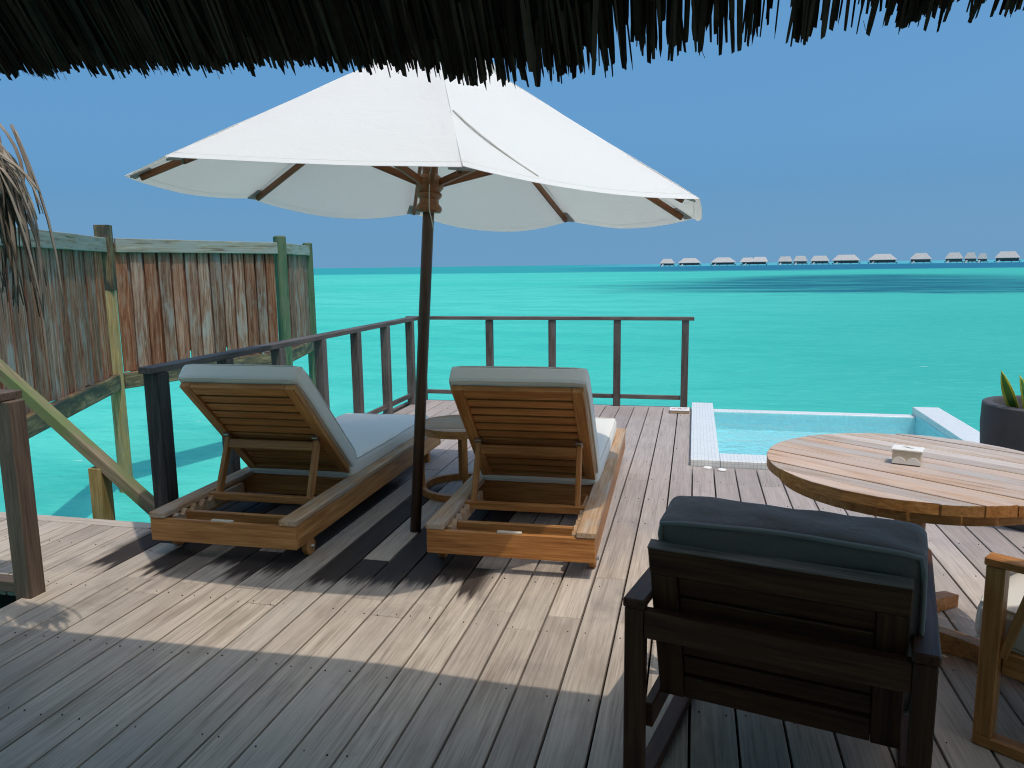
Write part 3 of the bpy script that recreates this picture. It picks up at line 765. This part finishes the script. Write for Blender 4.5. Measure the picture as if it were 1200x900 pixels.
for k in range(8):                                       # vent cap, one flap per side
    a0 = PH + k * math.pi / 4; a1 = a0 + math.pi / 4
    v = [(0, 0, ZA + .05)]; f = []; n = 6
    for i in range(n + 1):
        s = i / n; p = Vector((math.cos(a0), math.sin(a0))) * (1 - s) + Vector((math.cos(a1), math.sin(a1))) * s
        v.append((p.x * .37, p.y * .37, ZA + .045 - (ZA - ZR) * .37 / RR - .012 * 4 * s * (1 - s)))
    for i in range(n): f.append((0, 1 + i, 2 + i))
    o = meshobj('vent_flap', v, f, 'canvas', um); md = o.modifiers.new('cloth', 'SOLIDIFY'); md.thickness = .0015
lathe('finial', [(.02, 2.62), (.035, 2.65), (.04, 2.68), (.025, 2.72), (.004, 2.74)], 'umbrella_wood', um, n=16)
def canopy_pt(a, r, lift=.012):
    k = ((a - PH) % (2 * math.pi)) / (math.pi / 4); k_ = k - int(k); a0 = PH + int(k) * math.pi / 4
    th = a0 + k_ * math.pi / 4
    rc = math.cos(math.pi / 8) / math.cos((k_ - .5) * math.pi / 4)
    return (r * rc * math.cos(th), r * rc * math.sin(th), ZA - (ZA - ZR) * r / RR + lift - .02 * 4 * k_ * (1 - k_))
tube('tie_cord', [canopy_pt(PH + R(45.5) + R(12) * (i / 10), .98 + .46 * i / 10, .006 + .001 * (i % 2)) for i in range(11)], .004, 'cord', um, 5)
tube('pull_cord', [(.02, -.065, 1.93), (.025, -.075, 1.87), (.028, -.078, 1.80), (.03, -.076, 1.745), (.045, -.078, 1.70), (.055, -.07, 1.65)], .0025, 'cord', um, 5)

# ------------------------------------------------------------------ round table and the box on it
tb = tag(empty('round_table', (.817, 3.073, 0)), 'big round teak plank table at the right, beside the pool', 'table')
TA = R(-38)
disc_slats('slat', 'table_top', tb, .523, .662, .70, 13, TA, .004, 'teak')
ringband('apron', .452, .478, .618, .6615, 'teak', tb)
lathe('pedestal', [(.07, .05), (.07, .12), (.055, .16), (.055, .55), (.09, .60), (.09, .645)], 'teak', tb, n=20)
for k in range(2):
    a = TA + k * math.pi / 2; c, s = math.cos(a), math.sin(a)
    member('top_brace', 'teak', tb, (-.45 * c, -.45 * s, .632 - .001 * k), (.45 * c, .45 * s, .632 - .001 * k), .05, .028)
for k in range(4):
    a = TA + k * math.pi / 2
    v = []; f = []; n = 10; ca, sa = math.cos(a), math.sin(a)
    for i in range(n + 1):
        t = i / n; x = .05 + .40 * t; y = .035 * math.sin(t * math.pi); zt_ = .085 - .03 * t
        for (yy, zz) in ((-.028, .003), (.028, .003), (.028, zt_), (-.028, zt_)): v.append((x * ca - (y + yy) * sa, x * sa + (y + yy) * ca, zz))
    for i in range(n):
        for q in range(4): f.append((4 * i + q, 4 * i + (q + 1) % 4, 4 * i + 4 + (q + 1) % 4, 4 * i + 4 + q))
    f += [(0, 1, 2, 3), (4 * n, 4 * n + 1, 4 * n + 2, 4 * n + 3)]
    meshobj('foot', v, f, 'teak', tb)

bx = tag(empty('napkin_box', (.790, 3.055, .7025), R(-20)), 'little pale wooden box with scalloped front and slotted lid on the round table', 'box')
member('body', 'box_wood', bx, (-.048, 0, .026), (.048, 0, .026), .066, .050, bev=.002)
member('lid', 'box_lid', bx, (-.053, 0, .0545), (.053, 0, .0545), .074, .007, bev=.002)
v = []; f = []                                            # scalloped band
n = 32
for i in range(n + 1):
    t = i / n; x = -.0475 + .095 * t; z = .010 + .019 * abs(math.sin(2 * math.pi * t)) ** .7
    v += [(x, -.0372, .003), (x, -.0372, z), (x, -.0332, z), (x, -.0332, .003)]
for i in range(n):
    for q in range(3): f.append((4 * i + q, 4 * i + q + 1, 4 * i + 5 + q, 4 * i + 4 + q))
meshobj('scallop_band', v, f, 'box_lid', bx)
v = []; f = []
for i in range(13):
    t = i / 12; x = -.020 + .04 * t; y = .006 * math.sin(t * 2 * math.pi); w = .004 * math.sin(math.pi * max(.08, min(.92, t))) + .001
    v += [(x, y - w + .004, .0588), (x, y + w + .004, .0588)]
for i in range(12): f.append((2 * i, 2 * i + 1, 2 * i + 3, 2 * i + 2))
meshobj('slot', v, f, 'box_dark', bx)

# ------------------------------------------------------------------ armchairs
def make_chair(wood_, worn, cush, pipe):
    C = empty('armchair'); xw = .335; AZ = .592; D = .66
    for s in (-1, 1):
        member('arm', worn, C, (s * xw, -.025, AZ - .012), (s * xw, D + .03, AZ - .012), .058, .026, bev=.004)
        member('leg', wood_, C, (s * xw, 0, .036), (s * xw, 0, AZ - .0255), .05, .046, up=(0, 1, 0))
        member('leg', wood_, C, (s * xw, D, .036), (s * xw, D, AZ - .0255), .05, .05, up=(0, 1, 0))
        member('floor_runner', wood_, C, (s * xw, -.025, .018), (s * xw, D + .025, .018), .05, .035)
        member('seat_side', wood_, C, (s * (xw - .027), .03, .245), (s * (xw - .027), D - .027, .265), .026, .07)
        member('arm_brace', wood_, C, (s * (xw - .002), D - .03, .29), (s * (xw - .002), D - .10, AZ - .027), .024, .024)
    member('seat_front', wood_, C, (-xw + .026, D - .012, .265), (xw - .026, D - .012, .265), .03, .075)
    member('rear_bar', wood_, C, (-xw + .026, -.004, AZ - .065), (xw - .026, -.004, AZ - .065), .034, .075)
    # back panel, leaning
    b0 = Vector((0, .135, .27)); b1 = Vector((0, -.005, .742)); d = b1 - b0; BL = d.length; u = d / BL; nrm = Vector((0, u.z, -u.y))
    def B(x, s, off=0): return tuple(b0 + u * s + nrm * off + Vector((x, 0, 0)))
    for s in (-1, 1): member('back_stile', wood_, C, B(s * .266, 0), B(s * .266, BL - .082), .068, .034, up=nrm)
    member('back_rail', worn, C, B(-.301, BL - .041), B(.301, BL - .041), .08, .034, up=nrm)
    member('back_rail', wood_, C, B(-.231, .04), B(.231, .04), .075, .032, up=nrm)
    member('rail_cap', 'cap_worn_lit', C, B(-.301, BL + .0012), B(.301, BL + .0012), .0045, .035, up=nrm, bev=0)  # paler worn strip, the sunlit top edge put into its colour
    for s in (.112, .178, .244, .31, .376): member('back_slat', wood_, C, B(-.231, s, .003), B(.231, s, .003), .057, .018, up=nrm)
    for y in (.2, .3, .4, .5, .6): member('seat_slat', wood_, C, (-xw + .04, y, .268), (xw - .04, y, .268), .06, .018, bev=0)
    pillow('seat_cushion', (.60, .60, .13), cush, C, frame4((0, .425, .352), (1, 0, 0), (0, 1, .05)), .035, .015, .008, 3, pipe)
    c = Vector(B(.022, .315, .095))
    pillow('back_cushion', (.605, .48, .135), cush, C, frame4(c, (1, 0, 0), u), .026, .018, .020, 9, pipe, 26, True)
    return C
ch = make_chair('shaded_teak', 'shaded_teak', 'cushion_dark', 'piping_dark'); ch.location = (.197, 1.845, 0); ch.rotation_euler = (0, 0, R(-13.5))
tag(ch, 'slatted teak armchair seen from behind, shade put into its dark wood colour, with a charcoal back cushion', 'armchair', 'armchairs round the table')
ch2 = make_chair('teak', 'teak', 'cushion_cream', 'cushion_cream')
a2 = R(55); fx, fy = -.335, .66
ch2.location = (.885 - (fx * math.cos(a2) - fy * math.sin(a2)), 2.405 - (fx * math.sin(a2) + fy * math.cos(a2)), 0); ch2.rotation_euler = (0, 0, a2)
tag(ch2, 'golden teak armchair with cream cushion cut off by the right edge', 'armchair', 'armchairs round the table')

# ------------------------------------------------------------------ planter
po = tag(empty('planter', (1.86, 4.66, 0)), 'dark grey round planter pot at the right edge beyond the table', 'planter')
lathe('pot', [(.20, 0), (.235, .08), (.272, .35), (.285, .55), (.283, .665), (.275, .672), (.235, .672), (.228, .66), (.225, .58)], 'pot', po, n=40, caps=False)
o = lathe('soil', [(.001, .60), (.226, .592)], 'soil', po, n=24, caps=False)
pt = tag(empty('snake_plant', (1.745, 4.62, .60)), 'upright yellow edged green leaves growing out of the dark planter', 'plant')
def blade(name, base, tip, w, bendv, parent, mat, n=9, fold=.25):
    base = Vector(base); tip = Vector(tip); v = []; f = []; uv = []
    d = (tip - base); side = d.cross(Vector(bendv) if Vector(bendv).length else Vector((0, 1, 0))).normalized()
    nr = side.cross(d).normalized()
    for i in range(n + 1):
        t = i / n; p = base + d * t + Vector(bendv) * math.sin(t * math.pi) * .5
        ww = w * (.75 + .5 * t if t < .45 else 1.0 * (1 - ((t - .45) / .55) ** 2.2)) if t < .999 else w * .02
        for s in (-1, 0, 1): v.append(tuple(p + side * s * ww / 2 + nr * (fold * ww * abs(s)))); uv.append(((s + 1) / 2, t))
    for i in range(n):
        for q in (0, 1): f.append((3 * i + q, 3 * i + q + 1, 3 * i + 4 + q, 3 * i + 3 + q))
    o = meshobj(name, v, f, mat, parent, True, uv); md = o.modifiers.new('leaf', 'SOLIDIFY'); md.thickness = .003
    return o
for b, t, w, bn in (((-.03, -.04, 0), (-.135, -.06, .262), .055, (-.02, -.05, 0)), ((-.01, -.08, 0), (-.075, -.14, .25), .05, (.01, -.05, 0)), ((.04, -.05, 0), (-.055, -.11, .17), .05, (.0, -.05, .03)),
                    ((.09, 0, 0), (.06, -.02, .36), .055, (0, -.05, 0)), ((.14, -.05, 0), (.20, -.06, .33), .055, (0, -.05, 0)), ((.05, .07, 0), (.08, .12, .3), .05, (0, -.05, 0))):
    blade('leaf', b, t, w, bn, pt, 'leaf')

# ------------------------------------------------------------------ thatched roof overhead
ro = tag(empty('thatched_roof', (-.4, 1.85, 1.9)), 'shaggy dark palm thatch eave hanging across the top of the view', 'thatched roof')
RO = Vector((-.4, 1.85, 1.9))
tips = [(-3.6, 1.99), (-2.6, 1.995), (-1.98, 1.986), (-1.82, 1.9774), (-1.31, 1.9578), (-.85, 1.943), (-.64, 1.914), (-.43, 1.8812), (-.23, 1.897), (-.04, 1.9192), (.31, 1.9331), (.63, 1.943), (.72, 1.95), (.95, 1.95), (1.3, 1.78), (1.7, 1.62), (2.8, 1.3)]
backs = [(-3.6, 2.03), (-1.93, 2.028), (-1.77, 2.019), (-1.04, 2.0), (-.62, 1.966), (-.41, 1.975), (-.22, 2.01), (-.04, 2.03), (.30, 2.04), (.60, 2.05), (.95, 2.04), (1.3, 1.87), (1.7, 1.7), (2.8, 1.38)]
def interp(tab, x):
    if x <= tab[0][0]: return tab[0][1]
    for (a, b), (c, d) in zip(tab[:-1], tab[1:]):
        if x <= c: return b + (d - b) * (x - a) / (c - a)
    return tab[-1][1]
SL = 1.15
def roofY(z): return 1.87 - (z - 1.88) / SL
up_ = Vector((0, -1, SL)).normalized(); nr_ = Vector((0, SL, 1)).normalized()   # up the slope, outward
xs = [-3.6 + i * (6.4 / 64) for i in range(65)]
v = []; f = []
for x in xs:
    zb = interp(backs, x) + .004
    p = Vector((x, roofY(zb), zb)) - RO
    q = Vector((x * 1.25, roofY(5.2), 5.2)) - RO
    for t_ in (.0, .16): v.append(tuple(p + nr_ * t_)); v.append(tuple(q + nr_ * t_))
for i in range(64):
    a, b = 4 * i, 4 * i + 4
    f += [(a, a + 1, b + 1, b), (a + 2, a + 3, b + 3, b + 2), (a, a + 2, b + 2, b), (a + 1, a + 3, b + 3, b + 1)]
f += [(0, 1, 3, 2), (256, 257, 259, 258)]
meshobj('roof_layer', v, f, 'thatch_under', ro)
def strip_geo(p, L, w, lean, curl, off):
    """one dry leaf strip hanging down the slope from p; returns verts, faces"""
    d = (-up_ + Vector((lean, 0, 0))).normalized(); s = Vector((1, 0, 0)) - d * d.x; s.normalize()
    n_ = s.cross(d)
    s = (s * math.cos(off) + n_ * math.sin(off)).normalized()
    vv = []
    for k, (t, ww) in enumerate(((0, 1), (.55, .95), (.9, .8), (1, .6 if random.random() < .75 else .1))):
        c = p + d * L * t + Vector((0, 0, -1)) * curl * t * t
        e = random.uniform(-.25, .25) * w if k == 3 else 0
        vv += [c - s * w * ww / 2 + d * e, c + s * w * ww / 2 - d * e]
    ff = [(2 * k, 2 * k + 1, 2 * k + 3, 2 * k + 2) for k in range(3)]
    return vv, ff
def rand_strip(x, front=False):
    zt = interp(tips, x) ; zb = interp(backs, x)
    Lfull = (zb - zt) / up_.z
    jit = random.gauss(0, .26)
    clump = mnoise.noise(Vector((x * 14, 3.1, 0))) * .45 + mnoise.noise(Vector((x * 45, 7.1, 0))) * .35
    end = zt + max(-.012, (.18 + jit + clump * .8) * (zb - zt))
    L = random.uniform(.16, .32)
    p = Vector((x, roofY(end), end)) + up_ * L + nr_ * random.uniform(-.004, .05) - RO
    return strip_geo(p, L, random.choice((.005, .008, .011, .015)) * random.uniform(.8, 1.2), random.gauss(0, .05), random.uniform(0, .012), random.uniform(-.7, .7))
sv = []; sf = []
for k in range(7000):
    x = random.uniform(-3.4, 2.7)
    if -.45 < x < .72 and (mnoise.noise(Vector((x * 38, 1.7, 0))) < (-.05 if x > .05 else -.22) or random.random() < .45): continue
    a, b = rand_strip(x); o_ = len(sv); sv += [tuple(q) for q in a]; sf += [tuple(i + o_ for i in q) for q in b]
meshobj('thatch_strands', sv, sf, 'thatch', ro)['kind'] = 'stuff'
for k in range(290):                                      # the strips that hang lowest, one by one
    x = -2.0 + 2.72 * (k + random.random()) / 290
    a, b = rand_strip(x); 
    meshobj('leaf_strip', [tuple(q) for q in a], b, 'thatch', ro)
for x, L in ((-1.62, .03), (-1.46, .03), (-1.18, .035), (-.9, .025), (.0, .03), (.33, .025)):
    z = interp(tips, x) + .01; p = Vector((x, roofY(z), z)) - RO
    tube('stray_fibre', [p, p + Vector((.004, .0, -L * .6)), p + Vector((.012, 0, -L * 1.2))], .0006, 'thatch', ro, 4)
# unseen pale villa wall and floor behind the viewer, added to bounce fill light
vw = tag(empty('villa_wall', (-.5, -.75, 0)), kind='structure')
for k in range(22): member('bounce_wall_board', 'bounce_wall', vw, (-4.2 + .4 * k, 0, -.2), (-4.2 + .4 * k, 0, 4.6), .39, .05, up=(0, 1, 0))
member('bounce_floor', 'bounce_wall', vw, (-4.4, .9, -.02), (4.4, .9, -.02), 1.75, .03)

# dry frond hanging at the far left
pf = tag(empty('dry_palm_frond', (-2.20, 2.07, 1.89)), 'tuft of dry grey brown palm leaves hanging at the left edge before the fence', 'palm frond')
for k in range(135):
    far = random.random()
    b = Vector((random.uniform(-.22, .06), random.uniform(-.05, .08), random.uniform(-.16, .04)))
    t = Vector((b.x + random.uniform(-.02, .13), b.y + random.uniform(-.03, .05), -random.uniform(.22, .60)))
    if k < 7: b = Vector((random.uniform(-.03, .03), 0, random.uniform(-.1, -.02))); t = b + Vector((random.uniform(.10, .20), random.uniform(-.02, .03), -random.uniform(.12, .24)))
    w = random.uniform(.005, .014) if k >= 7 else random.uniform(.004, .008)
    blade('leaflet', b, t, w, (random.uniform(.02, .08), random.uniform(-.03, .03), random.uniform(0, .05)), pf, 'dry_palm', 6, random.uniform(.1, .45))

# ------------------------------------------------------------------ far overwater villas
def villa(x0u, x1u, toph, label, dist=1000., twin=False, ladder=True):
    """stands where the two bearings fall at this distance"""
    def bear(u): # horizontal bearing of a photo column at the horizon
        d = cr * ((u - 600) / 900) - cb + cu * (138.5 / 900); return Vector((d.x, d.y)).normalized()
    A = bear(x0u) * dist; B_ = bear(x1u) * dist; mid = (A + B_) / 2; Lw = (B_ - A).length
    o = empty('overwater_villa', (mid.x, mid.y, SEA), math.atan2((B_ - A).y, (B_ - A).x))
    tag(o, label, 'villa', 'thatched villas far across the lagoon')
    Hh = toph * dist / 900; he = Hh * .42; zf = 1.3; dp = Lw * .45
    member('platform', 'villa_wall', o, (-Lw * .5, 0, zf), (Lw * .5, 0, zf), dp, .5, bev=0)
    member('wall', 'villa_wall', o, (-Lw * .42, 0, (zf + .25 + he + .3) / 2), (Lw * .42, 0, (zf + .25 + he + .3) / 2), dp * .8, he + .05 - zf, bev=0)
    def roof(xa, xb, h0, h1):
        r = (xb - xa) * random.uniform(.16, .26); y = dp * .55
        v = [(xa, -y, h0), (xb, -y, h0), (xb, y, h0), (xa, y, h0), (xa + r, -.1, h1), (xb - r, -.1, h1), (xb - r, .1, h1), (xa + r, .1, h1)]
        v += [(q[0], q[1], h0 - .5) for q in v[:4]]
        meshobj('roof', v, [(0, 1, 5, 4), (1, 2, 6, 5), (2, 3, 7, 6), (3, 0, 4, 7), (4, 5, 6, 7), (0, 1, 9, 8), (1, 2, 10, 9), (2, 3, 11, 10), (3, 0, 8, 11), (8, 9, 10, 11)], 'villa_roof', o)
    if twin: roof(-Lw * .5, Lw * .06, he, Hh * .94); roof(-.08 * Lw, Lw * .5, he + .02, Hh)
    else: roof(-Lw * .48, Lw * .48, he, Hh)
    for k in range(4):
        for y in (-.4, .4): member('stilt', 'villa_wall', o, (Lw * (-.45 + .3 * k), y * dp, -1.5), (Lw * (-.45 + .3 * k), y * dp, zf - .25), .7, .7, bev=0)
    if ladder: member('ladder', 'villa_white', o, (-Lw * .28, -dp * .52, zf + 1.2), (-Lw * .36, -dp * .52 - 1.5, -.3), 2.2, .4, bev=0)
for a in ((773, 791, 8.3, 'smallest thatched overwater villa, leftmost of the far row', 965, False), (794, 822, 8.8, 'second thatched villa from the left end of the far row, pale steps', 968, False),
          (832, 863, 9.0, 'wide thatched villa third from the left, wide gap on its left', 972, False), (867, 900, 9.0, 'double roofed thatched villa, fourth from the left of the far row', 975, True),
          (911, 929, 9.0, 'small thatched villa, left one of the close trio beside the long roofed villa', 985, False), (929, 946.5, 9.4, 'small thatched villa, middle one of the close trio beside the long roofed villa', 988, False),
          (949, 972, 9.2, 'thatched villa, right one of the close trio, immediately left of the long roofed villa', 990, False), (974, 1008.5, 9.8, 'long roofed thatched villa at the middle of the far row', 995, False),
          (1016, 1052, 10.0, 'broad thatched villa standing alone, next to the right of the long roofed villa', 1000, False), (1065, 1092, 10.2, 'thatched villa standing alone between the broad villa and the touching group of three', 1010, False),
          (1106, 1129, 10.2, 'left thatched villa of the touching group of three near the right', 1015, False), (1129, 1144.5, 10.0, 'middle thatched villa of the touching group near the right', 1020, False), (1144.5, 1157, 8.9, 'low end villa of the touching group near the right', 1022, False),
          (1164, 1196, 10.4, 'thatched overwater villa at the right end of the far row', 1030, False)):
    villa(a[0], a[1], a[2], a[3], a[4], a[5])
